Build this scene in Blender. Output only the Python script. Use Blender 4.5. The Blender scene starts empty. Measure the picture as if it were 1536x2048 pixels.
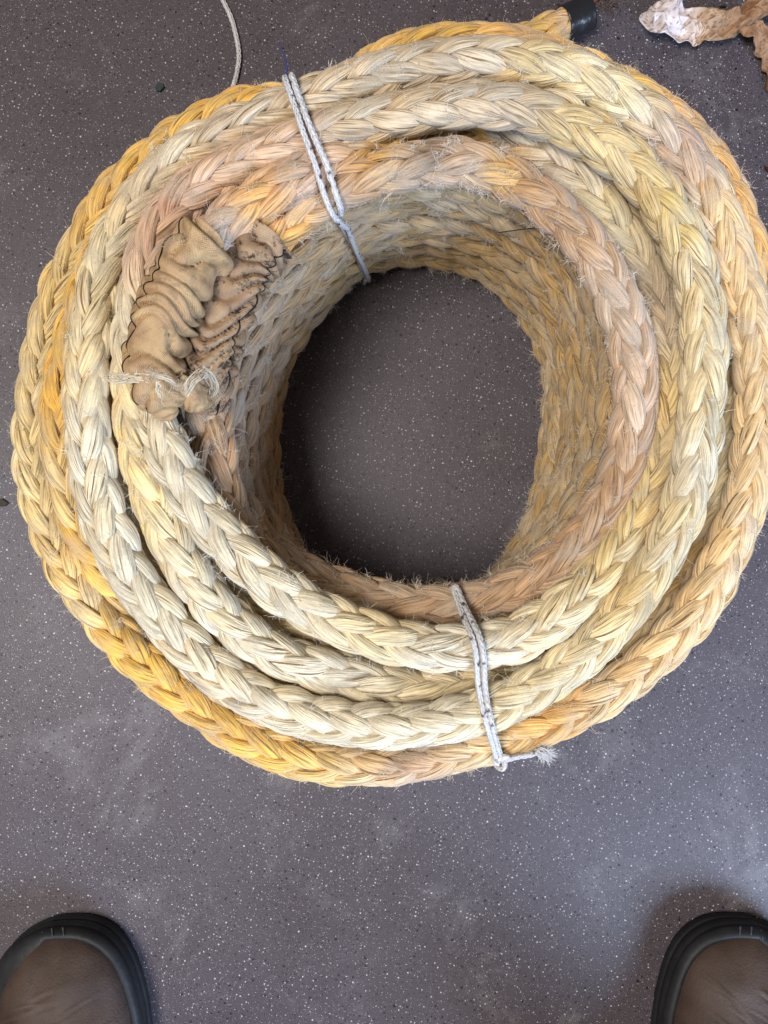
import bpy, math, random
import numpy as np
from mathutils import Vector
from mathutils.kdtree import KDTree

R_ = math.radians
rng = np.random.default_rng(7)
random.seed(7)
scene = bpy.context.scene
col = scene.collection

# ------------------------------------------------------------------ camera
H = 0.56                         # phone held 56 cm above the floor, looking straight down
S = 0.52 / 768.0                 # half field of view / half width in photo pixels
cam_d = bpy.data.cameras.new('camera')
cam = bpy.data.objects.new('camera', cam_d)
col.objects.link(cam)
cam.location = (0, 0, H)
cam.rotation_euler = (0, 0, 0)
cam_d.sensor_fit = 'VERTICAL'
cam_d.sensor_height = 36.0
cam_d.lens = 18.0 / (0.52 * 2048 / 1536)
cam_d.clip_start = 0.01
cam_d.clip_end = 100
scene.camera = cam

# ------------------------------------------------------------------ room light
world = bpy.data.worlds.new('World')
scene.world = world
world.use_nodes = True
bg = world.node_tree.nodes['Background']
bg.inputs['Color'].default_value = (1.0, 0.93, 0.88, 1)
bg.inputs['Strength'].default_value = 0.17

def area(name, loc, target, sx, sy, power, color):
    d = bpy.data.lights.new(name, 'AREA')
    d.shape = 'RECTANGLE'; d.size = sx; d.size_y = sy
    d.energy = power; d.color = color
    o = bpy.data.objects.new(name, d)
    col.objects.link(o)
    o.location = loc
    v = Vector(target) - Vector(loc)
    o.rotation_euler = v.to_track_quat('-Z', 'Y').to_euler()
    return o

# ceiling fitting up and to the left, window low to the right behind the photographer
area('ceiling_lamp', (-0.85, -0.10, 2.4), (0, 0.05, 0), 1.0, 0.8, 62, (1.0, 0.94, 0.88))
area('window_light', (1.35, -1.65, 1.25), (0, 0, 0), 1.0, 0.9, 88, (0.54, 0.71, 1.0))

vs = scene.view_settings
vs.view_transform = 'Standard'
vs.look = 'None'
vs.exposure = 0.10
vs.gamma = 1.0
vs.use_curve_mapping = False

# ------------------------------------------------------------------ helpers
def lin(c):
    c = np.asarray(c, float) / 255.0
    return np.where(c <= 0.04045, c / 12.92, ((c + 0.055) / 1.055) ** 2.4)

def px(u, v, z):
    k = S * (H - z)
    return np.array([(u - 768) * k, (1024 - v) * k, z])

def tag(o, label=None, cat=None, group=None, kind=None):
    if label: o['label'] = label
    if cat: o['category'] = cat
    if group: o['group'] = group
    if kind: o['kind'] = kind
    return o

def empty(name, loc=(0, 0, 0)):
    o = bpy.data.objects.new(name, None)
    o.empty_display_size = 0.02
    col.objects.link(o)
    o.location = loc
    return o

def mesh_obj(name, verts, faces, mat, parent=None, smooth=True, colors=None, sv=None):
    """verts Nx3; faces list of arrays (Kx4 / Kx3) or python lists"""
    me = bpy.data.meshes.new(name)
    verts = np.asarray(verts, np.float32)
    if isinstance(faces, np.ndarray):
        faces = [faces]
    loops = np.concatenate([np.asarray(f, np.int32).ravel() for f in faces])
    tot = np.concatenate([np.full(len(f), f.shape[1], np.int32) for f in faces])
    start = np.concatenate([[0], np.cumsum(tot)[:-1]]).astype(np.int32)
    me.vertices.add(len(verts)); me.vertices.foreach_set('co', verts.ravel())
    me.loops.add(len(loops)); me.loops.foreach_set('vertex_index', loops)
    me.polygons.add(len(tot)); me.polygons.foreach_set('loop_start', start)
    me.polygons.foreach_set('loop_total', tot)
    me.polygons.foreach_set('use_smooth', np.full(len(tot), smooth))
    me.update(calc_edges=True)
    if colors is not None:
        a = me.attributes.new('Col', 'FLOAT_COLOR', 'POINT')
        c4 = np.ones((len(verts), 4), np.float32); c4[:, :3] = colors
        a.data.foreach_set('color', c4.ravel())
    if sv is not None:
        a = me.attributes.new('sv', 'FLOAT_VECTOR', 'POINT')
        a.data.foreach_set('vector', np.asarray(sv, np.float32).ravel())
    me.materials.append(mat)
    o = bpy.data.objects.new(name, me)
    col.objects.link(o)
    if parent is not None:
        o.parent = parent
        o.matrix_parent_inverse = parent.matrix_basis.inverted()
    return o

def grid_faces(n, m, wrap_m=True, wrap_n=False):
    nn = n if wrap_n else n - 1
    mm = m if wrap_m else m - 1
    i, j = np.meshgrid(np.arange(nn), np.arange(mm), indexing='ij')
    i2 = (i + 1) % n; j2 = (j + 1) % m
    return np.stack([i * m + j, i * m + j2, i2 * m + j2, i2 * m + j], -1).reshape(-1, 4)

_lat = rng.random((64, 64, 64)).astype(np.float32)
def noise3(p):
    """smooth value noise 0..1"""
    p = np.asarray(p, float)
    i = np.floor(p).astype(int); f = p - i
    f = f * f * (3 - 2 * f)
    out = 0
    for a in (0, 1):
        for b in (0, 1):
            for c in (0, 1):
                w = (f[..., 0] if a else 1 - f[..., 0]) * (f[..., 1] if b else 1 - f[..., 1]) * (f[..., 2] if c else 1 - f[..., 2])
                out = out + w * _lat[(i[..., 0] + a) & 63, (i[..., 1] + b) & 63, (i[..., 2] + c) & 63]
    return out

def n1(x, seed, f):
    x = np.asarray(x, float) * f
    return noise3(np.stack([x, np.full_like(x, seed * 1.37 + .3), np.full_like(x, seed * 2.11 + .7)], -1))

def catmull(P, per=16, closed=False):
    P = np.asarray(P, float)
    n = len(P)
    out = []
    segs = n if closed else n - 1
    for i in range(segs):
        if closed:
            p0, p1, p2, p3 = P[(i - 1) % n], P[i], P[(i + 1) % n], P[(i + 2) % n]
        else:
            p1, p2 = P[i], P[i + 1]
            p0 = P[i - 1] if i > 0 else 2 * p1 - p2
            p3 = P[i + 2] if i + 2 < n else 2 * p2 - p1
        t = np.linspace(0, 1, per, endpoint=False)[:, None]
        out.append(0.5 * ((2 * p1) + (-p0 + p2) * t + (2 * p0 - 5 * p1 + 4 * p2 - p3) * t ** 2 + (-p0 + 3 * p1 - 3 * p2 + p3) * t ** 3))
    out = np.concatenate(out)
    if not closed:
        out = np.vstack([out, P[-1]])
    return out

def resample(P, ds, xyz=3):
    d = np.linalg.norm(np.diff(P[:, :xyz], axis=0), axis=1)
    s = np.concatenate([[0], np.cumsum(d)])
    n = max(4, int(round(s[-1] / ds)) + 1)
    t = np.linspace(0, s[-1], n)
    return np.stack([np.interp(t, s, P[:, k]) for k in range(P.shape[1])], 1), t

def gsmooth(P, k):
    if k < 1: return P
    w = np.exp(-0.5 * (np.arange(-3 * k, 3 * k + 1) / k) ** 2); w /= w.sum()
    Q = np.pad(P, ((3 * k, 3 * k), (0, 0)), mode='reflect', reflect_type='odd')
    return np.stack([np.convolve(Q[:, i], w, 'valid') for i in range(P.shape[1])], 1)

def frames(C):
    T = np.gradient(C, axis=0); T /= np.linalg.norm(T, axis=1)[:, None] + 1e-12
    up = np.tile([0, 0, 1.0], (len(C), 1))
    # where the path is close to vertical lean the reference sideways
    U = up - T * (T * up).sum(1)[:, None]
    nrm = np.linalg.norm(U, axis=1)
    bad = nrm < 0.25
    if bad.any():
        # parallel transport instead
        U2 = np.zeros_like(U)
        u = U[0] if nrm[0] > .25 else np.cross(T[0], [1, 0, 0.])
        for i in range(len(C)):
            u = u - T[i] * (u @ T[i]); u /= np.linalg.norm(u); U2[i] = u
        U = U2
    else:
        U /= nrm[:, None]
    V = np.cross(T, U)
    return T, U, V

def tube(C, r, m=8, flat=None, caps=True):
    """plain tube verts/faces; r scalar or array"""
    T, U, V = frames(C)
    a = np.linspace(0, 2 * math.pi, m, endpoint=False)
    r = np.broadcast_to(np.asarray(r, float), (len(C),))
    ring = (np.cos(a)[None, :, None] * U[:, None, :] + np.sin(a)[None, :, None] * V[:, None, :]) * r[:, None, None]
    verts = (C[:, None, :] + ring).reshape(-1, 3)
    f = [grid_faces(len(C), m)]
    if caps:
        n = len(C)
        f.append(np.arange(m)[::-1][None, :].copy())
        f.append((np.arange(m) + (n - 1) * m)[None, :].copy())
    return verts, f

# ------------------------------------------------------------------ materials
def new_mat(name):
    m = bpy.data.materials.new(name)
    m.use_nodes = True
    nt = m.node_tree
    b = nt.nodes['Principled BSDF']
    return m, nt, b

def N(nt, t, **kw):
    n = nt.nodes.new(t)
    for k, v in kw.items():
        if k in n.inputs: n.inputs[k].default_value = v
        else: setattr(n, k, v)
    return n

def math_n(nt, op, a, b=None, clamp=False):
    n = nt.nodes.new('ShaderNodeMath'); n.operation = op; n.use_clamp = clamp
    for i, x in enumerate((a, b)):
        if x is None: continue
        if isinstance(x, (int, float)): n.inputs[i].default_value = x
        else: nt.links.new(x, n.inputs[i])
    return n.outputs[0]

def mixc(nt, fac, a, b, mode='MIX'):
    n = nt.nodes.new('ShaderNodeMix'); n.data_type = 'RGBA'; n.blend_type = mode
    for i, x in ((0, fac), (6, a), (7, b)):
        if isinstance(x, (int, float)): n.inputs[i].default_value = x
        elif isinstance(x, (tuple, list, np.ndarray)): n.inputs[i].default_value = tuple(x) + ((1,) if len(x) == 3 else ())
        else: nt.links.new(x, n.inputs[i])
    return n.outputs[2]

def ramp(nt, fac, stops):
    n = nt.nodes.new('ShaderNodeValToRGB')
    e = n.color_ramp.elements
    while len(e) < len(stops): e.new(0.5)
    for el, (p, c) in zip(e, stops):
        el.position = p
        el.color = tuple(c) + (1,) if not isinstance(c, (int, float)) else (c, c, c, 1)
    nt.links.new(fac, n.inputs[0])
    return n.outputs[0]

def scaled(nt, vec, s):
    n = nt.nodes.new('ShaderNodeVectorMath'); n.operation = 'MULTIPLY'
    nt.links.new(vec, n.inputs[0]); n.inputs[1].default_value = s
    return n.outputs[0]

def fibre_material(name, along, around, bump=0.35, rough=0.72, sheen=0.25, dirt=True, contrast=1.0):
    m, nt, b = new_mat(name)
    L = nt.links
    colr = N(nt, 'ShaderNodeAttribute', attribute_name='Col').outputs['Color']
    sv = N(nt, 'ShaderNodeAttribute', attribute_name='sv').outputs['Vector']
    n_a = N(nt, 'ShaderNodeTexNoise', Scale=1.0, Detail=2.0, Roughness=0.6)
    L.new(scaled(nt, sv, (along, around, 37.0)), n_a.inputs['Vector'])
    n_b = N(nt, 'ShaderNodeTexNoise', Scale=1.0, Detail=1.0)
    L.new(scaled(nt, sv, (along * 1.7, around * 2.6, 91.0)), n_b.inputs['Vector'])
    n_c = N(nt, 'ShaderNodeTexNoise', Scale=1.0, Detail=2.0)          # long thin brown lines between yarns
    L.new(scaled(nt, sv, (along * 0.55, around * 1.35, 17.0)), n_c.inputs['Vector'])
    lo, hi = 1 - 0.40 * contrast, 1 + 0.16 * contrast
    streak = ramp(nt, n_a.outputs[0], [(0.30, lo), (0.5, 1.0), (0.72, hi)])
    fine = ramp(nt, n_b.outputs[0], [(0.30, 1 - 0.24 * contrast), (0.6, 1.0), (0.8, 1.08)])
    c = mixc(nt, 1.0, colr, streak, 'MULTIPLY')
    c = mixc(nt, 1.0, c, fine, 'MULTIPLY')
    line = ramp(nt, n_c.outputs[0], [(0.33, 0.75 * contrast), (0.39, 0.0), (1.0, 0.0)])
    c = mixc(nt, line, c, (0.20, 0.115, 0.045))
    if dirt:
        geo = N(nt, 'ShaderNodeNewGeometry')
        n_d = N(nt, 'ShaderNodeTexNoise', Scale=55.0, Detail=5.0, Roughness=0.7)
        L.new(geo.outputs['Position'], n_d.inputs['Vector'])
        d = ramp(nt, n_d.outputs[0], [(0.5, 0.0), (0.75, 0.38)])
        c = mixc(nt, d, c, (0.27, 0.235, 0.185))
        n_e = N(nt, 'ShaderNodeTexNoise', Scale=420.0, Detail=2.0)
        L.new(geo.outputs['Position'], n_e.inputs['Vector'])
        d2 = ramp(nt, n_e.outputs[0], [(0.70, 0.0), (0.76, 0.5)])
        c = mixc(nt, d2, c, (0.11, 0.075, 0.05))
    hgt = math_n(nt, 'ADD', n_a.outputs[0], math_n(nt, 'MULTIPLY', n_b.outputs[0], 0.55))
    if dirt:
        n_m = N(nt, 'ShaderNodeTexNoise', Scale=38.0, Detail=4.0, Roughness=0.65)
        L.new(geo.outputs['Position'], n_m.inputs['Vector'])
        n_f = N(nt, 'ShaderNodeTexNoise', Scale=1500.0, Detail=3.0, Roughness=0.7, Distortion=1.2)
        L.new(geo.outputs['Position'], n_f.inputs['Vector'])
        mat_ = ramp(nt, n_m.outputs[0], [(0.50, 0.0), (0.64, 0.6)])
        pale = mixc(nt, 1.0, mixc(nt, 0.45, colr, (0.62, 0.55, 0.45)), ramp(nt, n_f.outputs[0], [(0.3, 0.55), (0.65, 1.15)]), 'MULTIPLY')
        c = mixc(nt, mat_, c, pale)
        hgt = math_n(nt, 'ADD', hgt, math_n(nt, 'MULTIPLY', math_n(nt, 'MULTIPLY', n_f.outputs[0], mat_), 1.1))
    L.new(c, b.inputs['Base Color'])
    b.inputs['Roughness'].default_value = rough
    b.inputs['Specular IOR Level'].default_value = 0.35
    b.inputs['Sheen Weight'].default_value = sheen
    b.inputs['Sheen Roughness'].default_value = 0.5
    bp = N(nt, 'ShaderNodeBump', Strength=bump, Distance=0.0014)
    L.new(hgt, bp.inputs['Height'])
    L.new(bp.outputs[0], b.inputs['Normal'])
    return m

def simple_mat(name, c, rough=0.6, spec=0.5, noise=None, bump=None):
    m, nt, b = new_mat(name)
    geo = N(nt, 'ShaderNodeNewGeometry')
    base = tuple(c)
    if noise:
        sc, amt = noise
        t = N(nt, 'ShaderNodeTexNoise', Scale=sc, Detail=4.0, Roughness=0.6)
        nt.links.new(geo.outputs['Position'], t.inputs['Vector'])
        k = ramp(nt, t.outputs[0], [(0.3, 1 - amt), (0.7, 1 + amt)])
        nt.links.new(mixc(nt, 1.0, base, k, 'MULTIPLY'), b.inputs['Base Color'])
    else:
        b.inputs['Base Color'].default_value = base + (1,)
    b.inputs['Roughness'].default_value = rough
    b.inputs['Specular IOR Level'].default_value = spec
    if bump:
        sc, st, dist = bump
        t = N(nt, 'ShaderNodeTexNoise', Scale=sc, Detail=4.0)
        nt.links.new(geo.outputs['Position'], t.inputs['Vector'])
        bp = N(nt, 'ShaderNodeBump', Strength=st, Distance=dist)
        nt.links.new(t.outputs[0], bp.inputs['Height'])
        nt.links.new(bp.outputs[0], b.inputs['Normal'])
    return m

def color_attr_mat(name, rough=0.8, sheen=0.0):
    m, nt, b = new_mat(name)
    c = N(nt, 'ShaderNodeAttribute', attribute_name='Col').outputs['Color']
    nt.links.new(c, b.inputs['Base Color'])
    b.inputs['Roughness'].default_value = rough
    b.inputs['Specular IOR Level'].default_value = 0.25
    b.inputs['Sheen Weight'].default_value = sheen
    return m

M_ROPE = fibre_material('rope_fibre', 55.0, 18.0, bump=0.8, contrast=1.35)
M_CORE = simple_mat('rope_core', lin((150, 110, 50)), 0.9, 0.1)
M_FUZZ = color_attr_mat('loose_fibre', 0.8, 0.2)
M_CORD = fibre_material('cord_fibre', 500.0, 9.0, bump=0.3, rough=0.5, sheen=0.1, dirt=False, contrast=0.6)

# ------------------------------------------------------------------ floor
def floor_material():
    m, nt, b = new_mat('speckled_vinyl')
    L = nt.links
    geo = N(nt, 'ShaderNodeNewGeometry').outputs['Position']
    big = N(nt, 'ShaderNodeTexNoise', Scale=5.0, Detail=4.0, Roughness=0.6); L.new(geo, big.inputs['Vector'])
    fine = N(nt, 'ShaderNodeTexNoise', Scale=900.0, Detail=2.0); L.new(geo, fine.inputs['Vector'])
    base = mixc(nt, ramp(nt, big.outputs[0], [(0.32, 0.0), (0.68, 1.0)]), tuple(lin((68, 60, 65))), tuple(lin((78, 71, 78))))
    base = mixc(nt, 1.0, base, ramp(nt, fine.outputs[0], [(0.3, 0.82), (0.7, 1.18)]), 'MULTIPLY')
    # scuffs: pale dusty smears
    wv = N(nt, 'ShaderNodeTexNoise', Scale=14.0, Detail=8.0, Roughness=0.75, Distortion=0.6); L.new(geo, wv.inputs['Vector'])
    sc = ramp(nt, wv.outputs[0], [(0.54, 0.0), (0.72, 0.30)])
    base = mixc(nt, sc, base, tuple(lin((150, 145, 146))))
    def flecks(scale, rmin, rmax, thr, colr, stretch, off):
        nonlocal base
        mp = N(nt, 'ShaderNodeMapping'); mp.inputs['Scale'].default_value = (scale * stretch, scale, 1.0)
        mp.inputs['Location'].default_value = (off, off * 1.7, 0)
        mp.inputs['Rotation'].default_value = (0, 0, off)
        L.new(geo, mp.inputs['Vector'])
        wob = N(nt, 'ShaderNodeTexNoise', Scale=2.5, Detail=1.0); L.new(mp.outputs[0], wob.inputs['Vector'])
        ad = N(nt, 'ShaderNodeVectorMath'); ad.operation = 'MULTIPLY_ADD'
        L.new(wob.outputs['Color'], ad.inputs[0]); ad.inputs[1].default_value = (.35, .35, 0); L.new(mp.outputs[0], ad.inputs[2])
        vo = N(nt, 'ShaderNodeTexVoronoi', Scale=1.0); vo.voronoi_dimensions = '2D'
        L.new(ad.outputs[0], vo.inputs['Vector'])
        sep = N(nt, 'ShaderNodeSeparateColor'); L.new(vo.outputs['Color'], sep.inputs[0])
        pick = math_n(nt, 'GREATER_THAN', sep.outputs[0], thr)
        rad = math_n(nt, 'ADD', math_n(nt, 'MULTIPLY', math_n(nt, 'POWER', sep.outputs[1], 2.0), rmax - rmin), rmin)
        ins = math_n(nt, 'LESS_THAN', vo.outputs['Distance'], rad)
        f = math_n(nt, 'MULTIPLY', pick, ins)
        k = math_n(nt, 'MULTIPLY', f, math_n(nt, 'ADD', math_n(nt, 'MULTIPLY', sep.outputs[2], 0.6), 0.4))
        base = mixc(nt, k, base, colr)
    flecks(600, .10, .30, .68, tuple(lin((140, 136, 136))), 1.25, 0.4)
    flecks(350, .07, .22, .72, tuple(lin((190, 188, 188))), 1.0, 1.9)
    flecks(430, .12, .33, .72, tuple(lin((30, 26, 28))), 1.1, 3.1)
    flecks(230, .10, .26, .76, tuple(lin((18, 16, 20))), 1.0, 5.3)
    L.new(base, b.inputs['Base Color'])
    rg = ramp(nt, big.outputs[0], [(0.3, 0.42), (0.7, 0.58)])
    L.new(rg, b.inputs['Roughness'])
    b.inputs['Specular IOR Level'].default_value = 0.45
    bp = N(nt, 'ShaderNodeBump', Strength=0.35, Distance=0.0006)
    L.new(fine.outputs[0], bp.inputs['Height']); L.new(bp.outputs[0], b.inputs['Normal'])
    return m

fl = mesh_obj('floor', [(-3, -3, 0), (3, -3, 0), (3, 3, 0), (-3, 3, 0)], np.array([[0, 1, 2, 3]]), floor_material(), smooth=False)
tag(fl, 'dark grey-brown speckled vinyl floor', kind='structure')
del fl['label']

# ------------------------------------------------------------------ rope paths (photo pixel u, v, height z, colour key)
PAL = {k: lin(v) for k, v in dict(
    Y=(240, 192, 94), S=(240, 206, 136), P=(240, 213, 152), O=(234, 182, 106), C=(233, 213, 168), W=(233, 220, 189),
    G=(202, 180, 148), K=(210, 178, 148), B=(190, 153, 116), D=(182, 149, 96), E=(240, 206, 154), L=(221, 194, 137)).items()}
RR = 0.0119      # rope radius

P_MAIN = [  # one continuous run, spiralling clockwise from the groove at the bottom out to the outer wall
 (1090,1330,.132,'L'),(980,1368,.14,'L'),(850,1376,.148,'C'),(744,1362,.154,'W'),(600,1326,.160,'W'),(500,1276,.162,'W'),
 (420,1200,.163,'W'),(355,1105,.163,'C'),(305,1000,.163,'P'),(278,900,.163,'P'),(264,800,.163,'P'),(263,710,.164,'W'),
 (270,620,.165,'W'),(288,530,.166,'K'),(330,445,.167,'K'),(380,390,.168,'K'),(450,345,.169,'K'),(526,308,.17,'K'),
 (600,282,.17,'K'),(680,256,.17,'G'),(770,234,.17,'G'),(870,217,.17,'G'),(960,212,.17,'G'),(1050,218,.17,'G'),
 (1147,250,.17,'L'),(1216,288,.17,'L'),(1272,338,.17,'L'),(1322,405,.17,'L'),(1362,475,.17,'C'),(1393,565,.17,'C'),
 (1408,680,.17,'C'),(1406,809,.17,'C'),(1392,920,.17,'W'),(1363,1019,.17,'C'),(1320,1115,.169,'C'),(1265,1205,.169,'L'),
 (1190,1290,.169,'C'),(1100,1360,.168,'C'),(1000,1412,.168,'C'),(900,1442,.168,'W'),(800,1456,.168,'W'),(700,1452,.168,'W'),
 (600,1432,.168,'W'),(500,1392,.168,'W'),(400,1318,.168,'W'),(310,1218,.168,'W'),(240,1110,.168,'W'),(198,1000,.168,'W'),
 (176,890,.168,'W'),(170,780,.168,'C'),(176,680,.167,'C'),(196,575,.166,'C'),(236,470,.165,'C'),(295,385,.165,'C'),
 (360,318,.165,'C'),(430,284,.166,'G'),(520,248,.167,'G'),(600,218,.168,'G'),(690,182,.168,'G'),(780,150,.168,'G'),
 (870,132,.168,'G'),(968,129,.168,'G'),(1065,130,.167,'L'),(1160,150,.166,'C'),(1255,206,.164,'C'),(1335,267,.161,'K'),
 (1391,340,.158,'K'),(1433,415,.155,'E'),(1462,490,.152,'E'),(1488,580,.15,'E'),(1508,690,.149,'E'),(1514,810,.148,'E'),
 (1505,925,.148,'E'),(1484,1020,.148,'E'),(1450,1110,.148,'E'),(1400,1205,.148,'E'),(1320,1305,.147,'E'),(1210,1390,.146,'E'),
 (1090,1447,.145,'O'),(960,1490,.144,'E'),(840,1522,.143,'K'),(740,1534,.142,'E'),(640,1525,.142,'S'),(540,1495,.142,'Y'),
 (440,1440,.141,'Y'),(340,1370,.139,'Y'),(245,1285,.135,'Y'),(165,1185,.129,'S'),(110,1080,.122,'S'),(78,970,.117,'P'),
 (68,860,.114,'P'),(78,740,.112,'P'),(104,630,.112,'S'),(149,525,.113,'S'),(205,426,.114,'Y'),(278,343,.115,'Y'),
 (358,278,.116,'Y'),(432,238,.115,'Y'),(512,211,.112,'Y'),(600,215,.106,'Y'),(680,190,.102,'Y'),(740,138,.106,'Y'),
 (818,103,.112,'Y'),(900,86,.116,'Y'),(992,92,.119,'O'),(1086,113,.12,'O'),(1173,147,.12,'Y'),(1255,186,.12,'Y'),
 (1328,234,.12,'O'),(1386,288,.12,'O'),(1432,345,.12,'O'),(1468,415,.12,'O'),(1497,498,.119,'O'),(1516,588,.118,'O'),
 (1515,720,.116,'E'),(1514,850,.113,'S'),(1498,980,.109,'S'),(1462,1085,.105,'S'),(1410,1180,.101,'S'),(1335,1270,.098,'S'),
 (1240,1350,.095,'Y'),(1130,1410,.093,'Y'),(1010,1450,.091,'Y'),(880,1470,.09,'Y'),(740,1478,.089,'Y'),(600,1450,.088,'Y')]
P_SECOND = [(330,352,.118,'Y'),(258,432,.126,'Y'),(200,530,.135,'Y'),(160,635,.14,'Y'),(134,740,.142,'Y'),(124,845,.142,'Y'),
 (134,945,.141,'S'),(160,1045,.136,'Y'),(215,1145,.128,'Y'),(292,1248,.119,'Y'),(385,1345,.112,'Y'),(500,1425,.109,'Y'),
 (620,1475,.109,'Y'),(740,1492,.109,'S'),(860,1486,.108,'S'),(980,1455,.105,'S')]
P_GROOVE = [(700,205,.125,'G'),(860,172,.135,'G'),(968,166,.14,'G'),(1060,172,.142,'L'),(1130,185,.142,'L'),(1209,222,.141,'G'),(1288,277,.139,'G'),
 (1338,328,.136,'G'),(1380,390,.133,'L'),(1412,450,.130,'G'),(1442,545,.127,'K'),(1460,650,.124,'K'),(1466,770,.122,'L'),(1460,890,.121,'C'),
 (1435,1000,.121,'C'),(1392,1100,.122,'D'),(1335,1195,.123,'D'),(1255,1275,.124,'L'),(1165,1335,.124,'L'),(1060,1382,.122,'L'),(940,1400,.12,'L')]
P_MID = [(300,500,.115,'C'),(255,600,.125,'G'),(232,700,.133,'G'),(226,800,.137,'P'),(232,890,.138,'C'),(252,985,.138,'C'),(290,1085,.138,'C'),
 (352,1185,.138,'C'),(440,1285,.138,'C'),(550,1360,.138,'C'),(680,1400,.138,'L'),(820,1414,.137,'G'),(950,1400,.136,'L'),
 (1060,1356,.135,'L'),(1160,1290,.134,'D'),(1250,1200,.132,'D'),(1320,1090,.13,'D'),(1362,970,.128,'D')]
P_FILL = [(312,900,.118,'C'),(340,975,.126,'C'),(390,1065,.131,'C'),(460,1150,.134,'C'),(560,1238,.136,'C'),(680,1298,.136,'C'),(800,1330,.135,'L'),(920,1338,.132,'L'),(1030,1310,.128,'L')]
P_INNERTOP = [(900,250,.132,'G'),(985,252,.142,'G'),(1070,270,.147,'G'),(1140,306,.147,'L'),(1195,345,.147,'G'),(1248,398,.145,'G'),(1290,462,.14,'G'),(1322,550,.13,'G'),(1340,650,.12,'G')]
P_D = [(300,690,.14,'C'),(296,760,.15,'C'),(305,830,.162,'W'),(335,905,.170,'W'),(378,985,.174,'W'),(435,1062,.176,'W'),(505,1132,.177,'W'),
 (600,1205,.178,'W'),(690,1254,.178,'C'),(780,1284,.177,'C'),(870,1300,.176,'W'),(960,1298,.175,'W'),(1050,1272,.173,'C'),(1130,1215,.17,'C'),
 (1200,1140,.166,'L'),(1260,1045,.161,'L'),(1303,945,.156,'L'),(1332,850,.152,'L'),(1343,760,.149,'L'),(1336,660,.147,'G'),(1305,560,.146,'G'),
 (1255,470,.147,'C'),(1195,400,.148,'L'),(1135,348,.147,'G'),(1065,302,.143,'G'),(980,280,.136,'B'),(880,270,.13,'B')]
P_E = [(470,1010,.118,'B'),(432,920,.128,'B'),(408,860,.138,'B'),(398,800,.146,'B'),(418,700,.155,'B'),(446,620,.158,'B'),(490,545,.158,'B'),(530,480,.158,'O'),(585,430,.160,'O'),(650,395,.162,'B'),
 (725,362,.165,'B'),(800,338,.167,'B'),(870,325,.168,'K'),(945,328,.167,'K'),(1020,358,.166,'B'),(1098,412,.165,'B'),(1162,472,.165,'B'),
 (1212,545,.164,'K'),(1250,635,.163,'K'),(1270,735,.162,'K'),(1268,840,.161,'K'),(1245,935,.160,'B'),(1203,1025,.159,'B'),(1140,1105,.158,'B'),
 (1065,1160,.157,'B'),(985,1195,.155,'B'),(905,1212,.153,'B'),(810,1212,.150,'B'),(715,1190,.144,'B'),(620,1155,.136,'B'),(530,1095,.126,'B'),(440,990,.115,'B')]
P_EYE = [(322,770,.166,'K'),(332,680,.172,'K'),(352,590,.176,'K'),(388,515,.177,'K'),(446,455,.176,'K'),(512,408,.174,'O'),(581,366,.172,'K'),
 (650,335,.168,'K'),(722,310,.162,'D'),(800,288,.154,'Y'),(880,276,.146,'D'),(960,278,.138,'Y'),(1040,300,.13,'D')]
P_TAIL = [(820,190,.060,'O'),(900,145,.042,'O'),(980,108,.024,'O'),(1060,76,.0140,'Y'),(1115,53,.0122,'O'),(1172,28,.0120,'O')]

def decode(pts):
    X = np.array([np.concatenate([px(p[0], p[1], p[2]), PAL[p[3]]]) for p in pts])
    return X

def dense(pts, ds, k=0, jitter=0.0008, seed=0):
    X = catmull(decode(pts), 14)
    X, s = resample(X, ds)
    if k: X[:, :3] = gsmooth(X[:, :3], k)
    for a in range(3):
        X[:, a] += (n1(s, seed + a * 3.3, 18) - .5) * 2 * jitter
    return X, s

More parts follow.
